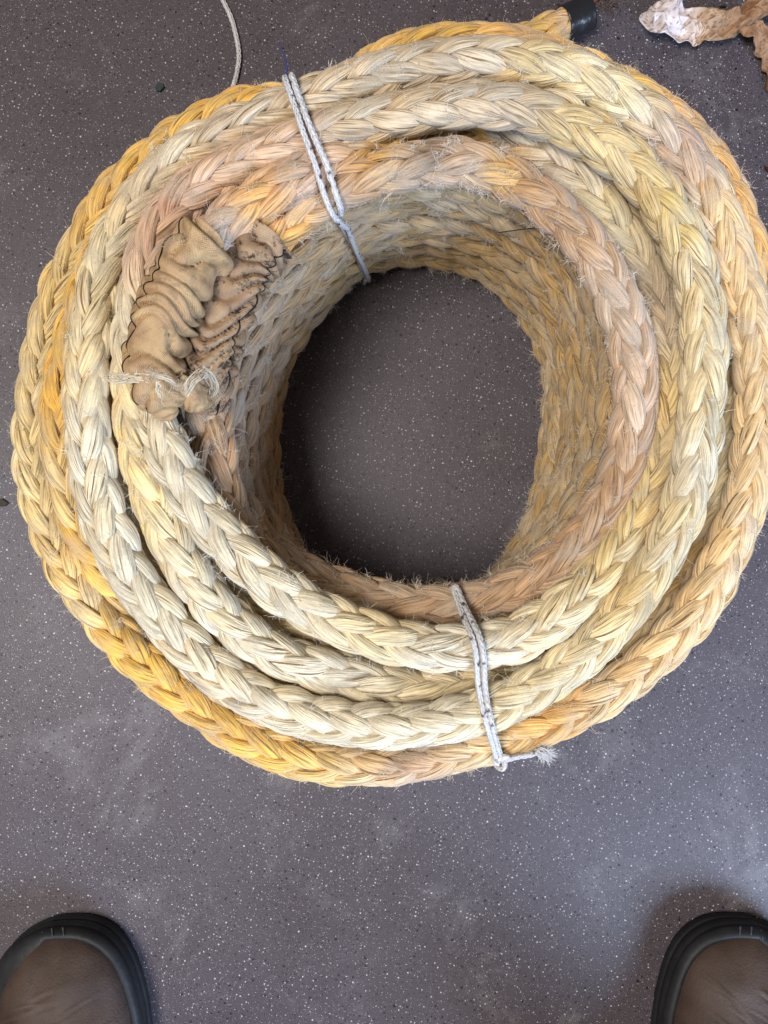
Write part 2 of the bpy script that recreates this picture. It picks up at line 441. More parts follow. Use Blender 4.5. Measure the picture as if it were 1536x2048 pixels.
def inner_wall(ds):
    """the stack of turns that makes the wall of the hole, as one rising helix"""
    low = [(575,920),(577,830),(598,720),(648,640),(735,563),(840,548),(930,567),(1000,617),(1058,700),(1080,800),(1072,915),(1042,1030),(985,1135),(890,1205),(780,1225),(690,1195),(622,1115),(588,1020)]
    top = [(455,900),(450,790),(478,680),(545,560),(660,440),(820,372),(960,378),(1080,430),(1165,530),(1212,680),(1220,830),(1185,960),(1105,1075),(985,1160),(850,1190),(700,1165),(560,1090),(480,990)]
    lo = np.array([px(u, v, .0135)[:2] for u, v in low]); hi = np.array([px(u, v, .15)[:2] for u, v in top])
    def polar(P):
        P = catmull(np.c_[P, np.zeros(len(P))], 12, closed=True)[:, :2]
        d = P - CEN
        a = np.arctan2(d[:, 1], d[:, 0]); r = np.hypot(d[:, 0], d[:, 1])
        o = np.argsort(a); a = a[o]; r = r[o]
        return lambda t: np.interp((t + np.pi) % (2 * np.pi) - np.pi, np.r_[a - 2 * np.pi, a, a + 2 * np.pi], np.r_[r, r, r])
    fl_, fh_ = polar(lo), polar(hi)
    turns = 6.15
    th0 = -math.pi * 0.52
    t = np.linspace(0, turns * 2 * math.pi, 5000)
    th = th0 + t
    z = .012 + t / (2 * math.pi) * .0224
    w = np.clip((z - .0135) / (.15 - .0135), 0, 1)
    layer = t / (2 * math.pi)
    r = (fl_(th) + RR) * (1 - w) + (fh_(th) + RR * .9) * w
    r = r + (noise3(np.stack([np.cos(th) * 1.6 + 9, np.sin(th) * 1.6 + 9, layer * 1.0 + 3], -1)) - .5) * .007
    z = z + (noise3(np.stack([np.cos(th) * 2 + 19, np.sin(th) * 2 + 9, layer * .9 + 5], -1)) - .5) * .005
    P = np.c_[CEN[0] + r * np.cos(th), CEN[1] + r * np.sin(th), z]
    # colour by angle round the hole and height: pink-brown left, dusty yellow right, yellower near the floor
    left = np.clip(-np.cos(th) * .8 + .25, 0, 1)[:, None]
    top_ = np.clip(np.sin(th), 0, 1)[:, None]
    n = noise3(np.stack([np.cos(th) * 3 + 4, np.sin(th) * 3 + 4, layer * 1.7], -1))[:, None]
    c = PAL['D'] * (1 - left) + PAL['B'] * left
    c = c * (1 - .35 * top_) + PAL['D'] * .35 * top_
    low_ = np.clip(1 - w * 2.2, 0, 1)[:, None]
    c = c * (1 - .45 * low_) + (PAL['D'] * .6 + PAL['Y'] * .3) * .45 * low_
    c = c * (.82 + .4 * n)
    X, s = resample(np.c_[P, c], ds)
    return X, s

def outer_wall(ds):
    cx, cy = .004, .064
    turns = 3.6
    t = np.linspace(0, turns * 2 * math.pi, 4000)
    th = R_(70) + t
    z = .012 + t / (2 * math.pi) * .0225
    r = .193 + .006 * (z / .09) + (noise3(np.stack([np.cos(th) * 1.5 + 3, np.sin(th) * 1.5 + 3, t * .16], -1)) - .5) * .008
    P = np.c_[cx + r * np.cos(th) * .99, cy + r * np.sin(th), z]
    n = n1(t, 4, 1.3)[:, None]
    c = PAL['Y'] * n + PAL['S'] * (1 - n)
    return resample(np.c_[P, c], ds)

CEN = np.array([.021, .060])

# ------------------------------------------------------------------ braid
def braid(X, s, R, n, pitch, seed, m=10, flat_u=1.0, flat_v=1.0, colour_var=1.0, wid=1.0):
    """yields per strand dict(verts (K,m,3), colours, sv, weave, tangent) for an n-strand two-over-two-under braid"""
    C = X[:, :3]; base = X[:, 3:6]
    T, U, V = frames(C)
    q = n // 4                       # columns of each hand
    h = n // 2
    rad = np.linspace(0, 2 * math.pi, m, endpoint=False) - math.pi     # seam on the inside of the strand
    twist = (n1(s, seed + 50, 4.0) - .5) * 1.6 + seed * .77
    breathe = 1 + (n1(s, seed + 60, 22.0) - .5) * .10
    ow = 1 + (n1(s, seed + 61, 9.0) - .5) * .12
    out = []
    k_ = R / 0.014
    for i in range(n):
        sg = 1 if i < h else -1
        ph0 = (i % h) * 2 * math.pi / h + (0 if sg > 0 else math.pi / h)
        ph = ph0 + sg * 2 * math.pi * s / pitch
        c = np.cos(q * ph) * sg
        g = np.sign(c) * np.abs(c) ** 0.8
        sd = seed * 13.7 + i * 1.93
        # each visible bight of the strand gets its own plumpness
        bid = np.floor((q * ph + math.pi / 2) / math.pi).astype(int)
        hsh = np.abs(np.sin(bid * 12.9898 + sd * 78.233) * 43758.5453) % 1.0
        hs = gsmooth(hsh[:, None], 2)[:, 0]
        rr = (R * 0.645 + R * .125 * g * (.8 + .45 * hs)) * breathe + (n1(s, sd, 30) - .5) * .0011 * k_
        ang = ph - sg * (.58 / q) * np.sin(q * ph) + twist + (n1(s, sd + 5, 24) - .5) * .16
        ca, sa = np.cos(ang), np.sin(ang)
        er = ca[:, None] * U * flat_u * ow[:, None] + sa[:, None] * V * flat_v / ow[:, None]
        cen = C + er * rr[:, None]
        tt = np.gradient(cen, axis=0); tt /= np.linalg.norm(tt, axis=1)[:, None] + 1e-12
        en = er - tt * (er * tt).sum(1)[:, None]; en /= np.linalg.norm(en, axis=1)[:, None] + 1e-12
        eb = np.cross(tt, en)
        # strands roll a little about themselves
        roll = (n1(s, sd + 9, 30) - .5) * .45
        en, eb = en * np.cos(roll)[:, None] + eb * np.sin(roll)[:, None], eb * np.cos(roll)[:, None] - en * np.sin(roll)[:, None]
        g01 = (g + 1) / 2
        w = R * .42 * (12.0 / n) * wid * (.46 + .62 * np.clip(g01, 0, 1) ** .8) * (.92 + .18 * hs)
        th = R * .205 * (.78 + .32 * g01) * (.90 + .2 * hs)
        cr, sr = np.cos(rad), np.sin(rad)
        sq = (np.abs(cr) ** 2.6 + np.abs(sr) ** 2.6) ** (-1 / 2.6)
        lob = 1 + .06 * np.cos(6 * rad[None, :] + sd * 3 + 5 * n1(s, sd + 31, 40)[:, None])
        vv = cen[:, None, :] + en[:, None, :] * (th[:, None] * (cr * sq)[None, :] * lob)[:, :, None] \
            + eb[:, None, :] * (w[:, None] * (sr * sq)[None, :] * lob)[:, :, None]
        out.append(dict(v=vv, g=g, cen=cen, en=en, tt=tt, th=th, w=w, sd=sd, hs=hsh, base=base, rad=rad, i=i))
    return out

SPOTS = [(px(u, v, z), r, lin(c), k) for u, v, z, r, c, k in [
    (862, 312, .178, .0090, (52, 36, 25), 1.3), (905, 292, .17, .009, (120, 92, 66), .6), (960, 372, .165, .010, (126, 98, 70), .6), (1040, 385, .165, .009, (128, 98, 72), .55), (800, 362, .165, .008, (124, 96, 70), .5), (1120, 440, .165, .008, (140, 108, 84), .5), (748, 326, .170, .011, (226, 172, 66), .85), (1002, 346, .172, .010, (228, 174, 74), .85),
    (575, 442, .166, .013, (222, 146, 66), .7), (545, 402, .178, .012, (226, 160, 84), .55), (700, 325, .17, .016, (204, 150, 96), .5),
    (790, 1516, .150, .011, (152, 124, 110), .65), (705, 1502, .15, .008, (150, 132, 118), .6), (640, 1485, .15, .02, (236, 172, 70), .5),
    (430, 1430, .15, .03, (238, 176, 66), .5), (375, 455, .175, .02, (214, 172, 150), .5), (330, 400, .172, .03, (212, 172, 148), .4),
    (470, 330, .178, .02, (222, 170, 120), .5), (150, 760, .15, .03, (240, 184, 78), .5), (1250, 460, .15, .03, (168, 156, 130), .5),
    (1330, 405, .178, .008, (222, 190, 92), .7), (1365, 470, .178, .008, (224, 190, 90), .7), (340, 420, .178, .004, (190, 96, 60), .7)]]
def rope_colour(st, s):
    """faded, rubbed and dyed fibre: local rope colour plus a tone of its own for every bight of a strand"""
    base = st['base']
    hs = gsmooth(st['hs'][:, None], 3)
    h2 = gsmooth(((st['hs'] * 7.31) % 1.0)[:, None], 3)
    c = base * (.80 + .36 * hs)
    deep = base * np.array([1.0, .87, .62])        # colour kept where fibres were not bleached
    pale = base * .5 + lin((232, 226, 208)) * .5
    nn = n1(s, st['sd'] + 21, 45)[:, None]
    k = np.clip((h2 - .60) * 2.2, 0, .75) * nn * 1.3
    c = c * (1 - k) + deep * k
    k = np.clip((.38 - h2) * 2.2, 0, .6) * (1 - nn * .4)
    c = c * (1 - k) + pale * k
    for p_, r_, c_, k_ in SPOTS:
        d = np.linalg.norm(st['cen'] - p_, axis=1)
        w = (min(k_, 1.3) * np.exp(-(d / r_) ** 2) * np.clip(.55 + .9 * (st['hs'] - .3), .25, 1)).clip(0, .96)[:, None]
        c = c * (1 - w) + c_ * w
    return c

COIL = empty('rope_coil', (0, 0.062, 0))
tag(COIL, 'thick coil of pale yellow braided rope, weathered and fuzzy, lying on the speckled floor', 'rope coil')

all_centres = []
def fibres_mesh(roots, dirs, ups, lens, cols, rads, segs=6, curl=1.0):
    """many thin curled hairs as one mesh (3-sided tubes)"""
    n = len(roots)
    p = roots.copy(); d = dirs.copy()
    pts = [p.copy()]
    bend = rng.normal(size=(n, 3)) * .55 * curl
    for k in range(segs):
        d = d + bend * .55 + rng.normal(size=(n, 3)) * .38 * curl
        d /= np.linalg.norm(d, axis=1)[:, None] + 1e-9
        p = p + d * (lens / segs)[:, None]
        p[:, 2] = np.maximum(p[:, 2], .0006)
        pts.append(p.copy())
    P = np.stack(pts, 1)                       # n, segs+1, 3
    T = np.gradient(P, axis=1); T /= np.linalg.norm(T, axis=2)[..., None] + 1e-9
    ref = rng.normal(size=(n, 1, 3))
    U = np.cross(T, ref); U /= np.linalg.norm(U, axis=2)[..., None] + 1e-9
    V = np.cross(T, U)
    taper = np.linspace(1, .35, segs + 1)[None, :, None]
    rings = []
    for a in (0, 2.094, 4.189):
        rings.append(P + (U * math.cos(a) + V * math.sin(a)) * rads[:, None, None] * taper)
    ver = np.stack(rings, 2).reshape(-1, 3)
    base = (np.arange(n) * (segs + 1) * 3)[:, None, None]
    gf = grid_faces(segs + 1, 3)[None]
    f = (gf + base).reshape(-1, 4)
    c = np.repeat(cols, (segs + 1) * 3, axis=0)
    return ver, f, c

def build_rope(pieces, X, s, name, seed, ds_m=10, fuzz=0, tuft=0, flat_u=.95, flat_v=1.07, R=RR, cuts=None, labels=None, pitch=None, parent=COIL, strand_name='strand'):
    """braid along X; cut into rope_turn parts at the given arc lengths"""
    pitch = pitch or R * 11.2
    st = braid(X, s, R, 12, pitch, seed, m=ds_m, flat_u=flat_u, flat_v=flat_v)
    cuts = [0] + (cuts or []) + [s[-1] + 1]
    T, U, V = frames(X[:, :3])
    all_centres.append(X[::2, :3])
    for ci in range(len(cuts) - 1):
        i0 = np.searchsorted(s, cuts[ci]); i1 = min(np.searchsorted(s, cuts[ci + 1]) + 1, len(s))
        if i1 - i0 < 4: continue
        sl = slice(i0, i1)
        cv, cf = tube(X[sl, :3], R * .6, 8)
        turn = mesh_obj(name, cv, cf, M_CORE, parent)
        if labels: turn['label'] = labels[min(ci, len(labels) - 1)]
        pieces.append(turn)
        for q in st:
            v = q['v'][sl]; K, m, _ = v.shape
            c = rope_colour(q, s)[sl]
            colr = np.repeat(c[:, None, :], m, 1)
            svv = np.zeros((K, m, 3)); svv[..., 0] = s[sl][:, None]; svv[..., 1] = (np.arange(m) / m)[None, :]; svv[..., 2] = (q['sd'] * .173) % 10
            f = grid_faces(K, m)
            mesh_obj(strand_name, v.reshape(-1, 3), f, M_ROPE, turn, colors=colr.reshape(-1, 3), sv=svv.reshape(-1, 3))
        # loose fibres rubbed out of this turn
        Lm = s[i1 - 1] - s[i0]
        nf = int(fuzz * 5.4 * Lm); nt_ = int(tuft * 1.1 * Lm)
        roots, dirs, lens, cols_, rads = [], [], [], [], []
        def root():
            for _ in range(20):
                q = st[rng.integers(len(st))]; k = rng.integers(i0 + 1, i1 - 1)
                e_k = q['en'][k]; to_c = CEN - q['cen'][k][:2]
                if q['g'][k] > -.1 and (e_k[2] > .15 or (e_k[:2] @ to_c > .2 * np.linalg.norm(to_c) and np.linalg.norm(to_c) < .15) or rng.random() < .12): break
            a = rng.uniform(-.9, .9)
            p = q['cen'][k] + q['en'][k] * q['th'][k] * .8 * math.cos(a) + np.cross(q['tt'][k], q['en'][k]) * q['w'][k] * .9 * math.sin(a)
            return q, k, p
        for _ in range(nf):
            q, k, p = root()
            d = q['tt'][k] * rng.choice([-1, 1]) * rng.uniform(.4, 1.2) + q['en'][k] * rng.uniform(.05, .6) + rng.normal(size=3) * .25
            roots.append(p); dirs.append(d / np.linalg.norm(d)); lens.append(.002 + .008 * rng.random() ** 2.2); rads.append(rng.uniform(.00006, .00012))
            cols_.append(q['base'][k] * rng.uniform(.75, 1.15) * .5 + lin((240, 232, 214)) * .5)
        n_h = len(roots)
        for _ in range(nt_):
            q, k, p = root()
            d0 = q['tt'][k] * rng.choice([-1, 1]) * rng.uniform(.3, 1.1) + q['en'][k] * rng.uniform(.3, .8) + rng.normal(size=3) * .35
            cc = q['base'][k] * rng.uniform(.8, 1.1) * .35 + lin((242, 236, 222)) * .65
            L0 = rng.uniform(.003, .009)
            for _j in range(rng.integers(9, 20)):
                d = d0 + rng.normal(size=3) * .42
                roots.append(p + rng.normal(size=3) * .0009); dirs.append(d / np.linalg.norm(d)); lens.append(L0 * rng.uniform(.5, 1.2)); rads.append(rng.uniform(.00007, .00016))
                cols_.append(cc * rng.uniform(.88, 1.08))
        if roots:
            A = [np.array(x) for x in (roots, dirs, lens, cols_, rads)]
            v, f, c = fibres_mesh(A[0][:n_h], A[1][:n_h], None, A[2][:n_h], A[3][:n_h], A[4][:n_h], segs=3, curl=1.5)
            if len(A[0]) > n_h:
                v2_, f2_, c2_ = fibres_mesh(A[0][n_h:], A[1][n_h:], None, A[2][n_h:], A[3][n_h:], A[4][n_h:], segs=4, curl=1.7)
                f = np.vstack([f, f2_ + len(v)]); v = np.vstack([v, v2_]); c = np.vstack([c, c2_])
            o = mesh_obj('loose_fibres', v, f, M_FUZZ, turn, colors=c)
            tag(o, kind='stuff')
    return st

TURNS = []
def thirds(s, n): return [s[-1] * k / n for k in range(1, n)]

X, s = dense(P_MAIN, .0035, 3, .0012, 1)
L_bleach = 'bleached cream turn of braided rope'; L_yel = 'yellow turn of braided rope on the outside'
build_rope(TURNS, X, s, 'rope_turn', 1, 12, fuzz=380, tuft=80, cuts=thirds(s, 4))
X, s = dense(P_SECOND, .0032, 3, .001, 2);  build_rope(TURNS, X, s, 'rope_turn', 2, 12, fuzz=250, tuft=16)
X, s = dense(P_GROOVE, .0032, 3, .001, 3);  build_rope(TURNS, X, s, 'rope_turn', 3, 12, fuzz=500, tuft=100)
X, s = dense(P_MID, .0032, 3, .001, 4);     build_rope(TURNS, X, s, 'rope_turn', 4, 12, fuzz=500, tuft=100)
X, s = dense(P_INNERTOP, .0032, 3, .001, 5); build_rope(TURNS, X, s, 'rope_turn', 5, 12, fuzz=900, tuft=190)
X, s = dense(P_FILL, .0036, 3, .001, 12);   build_rope(TURNS, X, s, 'rope_turn', 12, 8, fuzz=400, tuft=60)
X, s = dense(P_D, .0035, 3, .001, 6);        build_rope(TURNS, X, s, 'rope_turn', 6, 12, fuzz=600, tuft=170)
X, s = dense(P_E, .0035, 3, .0014, 7);       build_rope(TURNS, X, s, 'rope_turn', 7, 12, fuzz=900, tuft=330)
X, s = dense(P_EYE, .0035, 3, .0014, 8);     build_rope(TURNS, X, s, 'rope_turn', 8, 12, fuzz=900, tuft=300)
X, s = inner_wall(.0036)
build_rope(TURNS, X, s, 'rope_turn', 9, 8, fuzz=600, tuft=260, cuts=thirds(s, 6))
X, s = outer_wall(.0048)
build_rope(TURNS, X, s, 'rope_turn', 10, 7, fuzz=150, tuft=0, cuts=thirds(s, 3))
X, s = dense(P_TAIL, .003, 2, .0004, 11)
build_rope(TURNS, X, s, 'rope_turn', 11, 10, fuzz=60, tuft=0, R=.0113)
XT = X
for k_, lb in ((0, 'bleached cream turn of braided rope'), (3, 'yellow outermost turn of braided rope'), (9, 'white bleached turn leading out from the sleeve'), (10, 'matted pinkish brown turn around the rim of the hole')):
    TURNS[k_]['label'] = lb

# ------------------------------------------------------------------ tape on the bitter end
M_TAPE = simple_mat('black_tape', (.012, .012, .014), .28, .5, bump=(260, .25, .0012))
d_ = np.linalg.norm(XT[:, :3] - XT[-1, :3], axis=1)
C_ = XT[d_ < .0185][:, :3]
dirT = C_[-1] - C_[0]; dirT /= np.linalg.norm(dirT)
C_ = np.array([C_[0] + dirT * t for t in np.linspace(0, .0205, 22)])
v, f = tube(C_, .0115, 40, caps=False)
t_ = np.repeat(np.linspace(0, 1, 22), 40); a_ = np.tile(np.arange(40) / 40 * 2 * math.pi, 22)
cc = np.repeat(C_, 40, axis=0)
wr = .97 + .035 * (noise3(np.c_[t_ * 3, np.cos(a_) * 2 + 5, np.sin(a_) * 2 + 5]) - .5) + .016 * (t_ > .45) + .012 * (np.sin(a_ + t_ * 2) > .6)
v = cc + (v - cc) * wr[:, None]
tp = mesh_obj('tape_wrap', v, f, M_TAPE, COIL); tp['label'] = 'black electrical tape wrapped round the rope end'
sol = tp.modifiers.new('thick', 'SOLIDIFY'); sol.thickness = .0007; sol.offset = 1
v, f = tube(np.array([C_[-1] - dirT * .004, C_[-1] - dirT * .0006]), np.array([.0107, .0103]), 32)
mesh_obj('cut_end', v, f, simple_mat('cut_fibre', lin((70, 55, 40)), .9, .1, (900, .5), (900, .6, .001)), COIL, smooth=False)

# ------------------------------------------------------------------ canvas sleeve on the eye
def canvas_material(name, c1, c2, stain, amt):
    m, nt, b = new_mat(name); L = nt.links
    geo = N(nt, 'ShaderNodeNewGeometry').outputs['Position']
    sv = N(nt, 'ShaderNodeAttribute', attribute_name='sv').outputs['Vector']
    n1_ = N(nt, 'ShaderNodeTexNoise', Scale=70.0, Detail=5.0, Roughness=.65); L.new(geo, n1_.inputs['Vector'])
    n2_ = N(nt, 'ShaderNodeTexNoise', Scale=130.0, Detail=6.0, Roughness=.75); L.new(geo, n2_.inputs['Vector'])
    c = mixc(nt, ramp(nt, n1_.outputs[0], [(.35, 0.), (.65, 1.)]), tuple(lin(c1)), tuple(lin(c2)))
    c = mixc(nt, ramp(nt, n2_.outputs[0], [(.50, 0.), (.60, amt)]), c, tuple(lin(stain)))
    sep = N(nt, 'ShaderNodeSeparateXYZ'); L.new(sv, sep.inputs[0])
    wa = math_n(nt, 'SINE', math_n(nt, 'MULTIPLY', sep.outputs[0], 2 * math.pi * 900))
    wb = math_n(nt, 'SINE', math_n(nt, 'MULTIPLY', sep.outputs[1], 2 * math.pi * 110))
    hgt = math_n(nt, 'MULTIPLY', wa, wb)
    c = mixc(nt, 1.0, c, ramp(nt, math_n(nt, 'ADD', math_n(nt, 'MULTIPLY', hgt, .5), .5), [(0.1, .68), (.8, 1.12)]), 'MULTIPLY')
    L.new(c, b.inputs['Base Color']); b.inputs['Roughness'].default_value = .85; b.inputs['Specular IOR Level'].default_value = .2
    bp = N(nt, 'ShaderNodeBump', Strength=.35, Distance=.0008); L.new(hgt, bp.inputs['Height']); L.new(bp.outputs[0], b.inputs['Normal'])
    return m
M_CANV = canvas_material('canvas_tan', (192, 162, 118), (170, 138, 106), (96, 80, 62), .4)
M_CANV2 = canvas_material('canvas_soiled', (178, 150, 118), (150, 122, 98), (44, 36, 32), .92)
M_SEAM = simple_mat('black_thread', (.012, .012, .014), .7, .3)

def cloth_tube(pts, r, name, mat, parent, seed, folds=118., amp=.0046, close_end=0.0, m=72, ds=.0007, flat=1.0):
    P = catmull(np.array([np.r_[px(u, v, z), rr] for u, v, z, rr in [(p[0], p[1], p[2], p[3] if len(p) > 3 else r) for p in pts]]), 16)
    P, s = resample(P, ds)
    C = gsmooth(P[:, :3], 4); rad = P[:, 3]
    T, U, V = frames(C)
    a = np.linspace(0, 2 * math.pi, m, endpoint=False)
    A_, S_ = np.meshgrid(a, s)
    ca, sa = np.cos(A_), np.sin(A_)
    slant = (noise3(np.stack([ca * .9 + 7, sa * .9 + 7, S_ * 18 + seed], -1)) - .5) * .022
    n = noise3(np.stack([(S_ + slant) * folds * 1.25, ca * .4 + seed, sa * .4 + seed * 2], -1))
    rid = 1 - np.abs(2 * n - 1)
    n2 = noise3(np.stack([(S_ + slant * 1.6) * folds * .5, ca * .7 + seed * 3, sa * .7 + 2], -1))
    n3 = noise3(np.stack([S_ * folds * 2.2, ca * 3 + seed * 3, sa * 3 + 2], -1))
    cre = np.exp(-((n - .5) / .085) ** 2) * (.35 + .9 * noise3(np.stack([S_ * 60 + seed, ca * 1.2 + 3, sa * 1.2 + 9], -1)))
    cre2 = np.exp(-((n2 - .5) / .07) ** 2)
    wob = noise3(np.stack([S_ * 35 + seed, ca * .8 + 3, sa * .8 + 9], -1))
    phs = (S_ + slant) * folds + 2.3 * noise3(np.stack([S_ * 70 + seed * 5, ca * .7, sa * .7 + 4], -1))
    pid = np.floor(phs)
    amp_p = .08 + 1.15 * noise3(np.stack([pid * 3.7 + .5, ca * .9 + seed, sa * .9 + 6], -1))
    pil = np.abs(np.sin(math.pi * phs)) ** .55
    rr = rad[:, None] + amp * 1.15 * (pil - .62) * amp_p * 1.5 + amp * 1.0 * (n2 - .5) + amp * .7 * (wob - .5) - amp * .3 * cre2 * wob
    if close_end:
        e = np.clip((s[-1] - S_) / close_end, 0, 1)
        rr = rr * (.25 + .75 * np.sqrt(np.clip(1 - (1 - e) ** 2, 0, 1)))
    v = C[:, None, :] + (ca[..., None] * U[:, None, :] * flat + sa[..., None] * V[:, None, :]) * rr[..., None]
    sv = np.stack([S_, A_ / (2 * math.pi), np.full_like(S_, seed)], -1)
    o = mesh_obj(name, v.reshape(-1, 3), grid_faces(len(s), m), mat, parent, sv=sv.reshape(-1, 3))
    mod = o.modifiers.new('thick', 'SOLIDIFY'); mod.thickness = .0007; mod.offset = -1
    return o, v, s, a

def seam(parent, v, s, a, ang, wob, seed, r=.0004, lift=.0003):
    """stitched thread lying on the cloth"""
    m = len(a); K = len(s)
    th = ang + wob * (n1(s, seed, 90) - .5) * 2
    j = (th / (2 * math.pi) * m) % m
    j0 = np.floor(j).astype(int) % m; j1 = (j0 + 1) % m; fr = (j - np.floor(j))[:, None]
    idx = np.arange(K)
    P = v[idx, j0] * (1 - fr) + v[idx, j1] * fr
    cen = v.mean(1)
    out = P - cen; out /= np.linalg.norm(out, axis=1)[:, None] + 1e-9
    P = gsmooth(P + out * lift, 1)
    vv, ff = tube(P[1:-1], r * (.7 + .6 * n1(s[1:-1], seed + 3, 600)), 6)
    return mesh_obj('seam_thread', vv, ff, M_SEAM, parent)

sl1, v1, s1, a1 = cloth_tube([(416,488,.184),(384,522,.187),(352,585,.187),(328,655,.186),(316,720,.185),(322,765,.182),(340,800,.174)], .0148, 'canvas_sleeve', M_CANV, COIL, 3.1, close_end=.010)
sl1['label'] = 'tan gathered canvas sleeve with black stitched seam'
seam(sl1, v1, s1, a1, R_(52), .42, 5); seam(sl1, v1, s1, a1, R_(82), .2, 8, .00028)
sl2, v2, s2, a2 = cloth_tube([(531,478,.164),(500,522,.166),(466,585,.168),(436,650,.168),(414,715,.168),(402,765,.166),(392,800,.158)], .0150, 'canvas_sleeve', M_CANV2, COIL, 6.4, close_end=.010)
sl2['label'] = 'soiled canvas sleeve with sooty black stains'
seam(sl2, v2, s2, a2, R_(-62), .3, 9)
for k, (pp, r_, sd, mt) in enumerate([([(300,762,.186),(292,785,.184),(300,806,.176)], .0068, 1.3, M_CANV), ([(330,775,.186),(325,802,.182),(332,826,.172)], .0070, 2.2, M_CANV),
                     ([(372,760,.184),(386,785,.182),(402,806,.172)], .0075, 4.4, M_CANV), ([(350,760,.190),(366,772,.187),(378,790,.18)], .0062, 5.2, M_CANV)]):
    h_, vh, sh, ah = cloth_tube(pp, r_, 'gathered_hem', mt, sl1 if k != 2 else sl2, sd, folds=190, amp=.0026, close_end=.008, m=40)
    seam(h_ if False else (sl1 if k != 2 else sl2), vh, sh, ah, R_(160 if k < 2 else 200), .4, sd, .00035)

def thread_tuft(path_px, n, spread, parent, colr, r=.00016, lmin=.006, lmax=.014, name='frayed_edge', fwd=None, curl=.6):
    roots, dirs, lens, cols_, rads = [], [], [], [], []
    P = catmull(np.array([px(*p) for p in path_px]), 10)
    T = np.gradient(P, axis=0)
    for _ in range(n):
        k = rng.integers(len(P))
        d = (T[k] / (np.linalg.norm(T[k]) + 1e-9) if fwd is None else np.array(fwd)) + rng.normal(size=3) * spread
        roots.append(P[k] + rng.normal(size=3) * .0012); dirs.append(d / np.linalg.norm(d)); lens.append(rng.uniform(lmin, lmax)); rads.append(r * rng.uniform(.6, 1.4))
        cols_.append(colr * rng.uniform(.75, 1.1))
    v, f, c = fibres_mesh(np.array(roots), np.array(dirs), None, np.array(lens), np.array(cols_), np.array(rads), segs=6, curl=curl)
    return tag(mesh_obj(name, v, f, M_FUZZ, parent, colors=c), kind='stuff')

cw = lin((206, 194, 172))
def yarns(path_px, n, width, parent, r=.0004, hairs=60):
    P0 = catmull(np.array([px(*p) for p in path_px]), 12)
    V_, F_, Cc = [], [], []; off = 0
    T = np.gradient(P0, axis=0); sd = np.cross(T, [0, 0, 1.]); sd /= np.linalg.norm(sd, axis=1)[:, None] + 1e-9
    q = np.linspace(0, 1, len(P0))
    for i in range(n):
        o_ = (i + .5) / n * 2 - 1
        e = rng.uniform(.7, 1.0); s0 = rng.uniform(0, .25)
        m_ = (q >= s0) & (q <= e)
        P = P0[m_] + sd[m_] * (o_ * width)
        for a_ in range(3): P[:, a_] += (n1(q[m_], rng.uniform(0, 40), 5) - .5) * .0030 * (.3 + q[m_])
        v, f = tube(P, r * (1.1 - .5 * np.linspace(0, 1, len(P))) * (.75 + .5 * n1(q[m_], i * 3.1, 30)), 6)
        V_.append(v); F_ += [np.asarray(x) + off for x in f]; off += len(v)
        Cc.append(np.tile(cw * rng.uniform(.72, 1.05), (len(v), 1)))
    o = mesh_obj('frayed_edge', np.vstack(V_), F_, M_FUZZ, parent, colors=np.vstack(Cc)); tag(o, kind='stuff')
    thread_tuft(path_px, hairs, .55, parent, cw, .00011, .002, .007, curl=1.0)
yarns([(300,757,.201),(268,753,.198),(240,757,.194),(212,750,.189)], 16, .0024, sl1, .00042, 110)
yarns([(286,745,.203),(312,750,.206),(340,760,.205),(376,778,.200)], 5, .0012, sl1, .0004, 90)
yarns([(318,757,.206),(317,776,.204),(322,802,.198)], 3, .0008, sl1, .0004, 20)
yarns([(366,790,.201),(380,768,.203),(398,748,.200),(416,738,.195)], 8, .0022, sl2, .0004, 80)
yarns([(402,742,.199),(420,752,.193),(428,775,.186),(420,795,.178)], 8, .0026, sl2, .0004, 80)
thread_tuft([(330,490,.200),(372,476,.202),(430,500,.199)], 160, .8, sl1, lin((190, 165, 135)), .00012, .002, .006)

# ------------------------------------------------------------------ lashing cords
CENT = np.vstack(all_centres)
kd = KDTree(len(CENT))
for i, p in enumerate(CENT): kd.insert(p, i)
kd.balance()

def first_touch(u, v, rad):
    for z in np.arange(.215, .0, -.001):
        p = px(u, v, z)
        if kd.find(Vector(p))[2] < rad: return p
    return px(u, v, .002)

def taut(P, rad, it=120, keep=1):
    P = P.copy()
    for _ in range(it):
        Q = P.copy()
        Q[1:-1] = .5 * P[1:-1] + .25 * (P[:-2] + P[2:])
        P[keep:-keep] = Q[keep:-keep]
        for i in range(len(P)):
            co, _, d = kd.find(Vector(P[i]))
            if d < rad:
                w = P[i] - np.array(co); w /= np.linalg.norm(w) + 1e-9
                P[i] = np.array(co) + w * rad
    return P

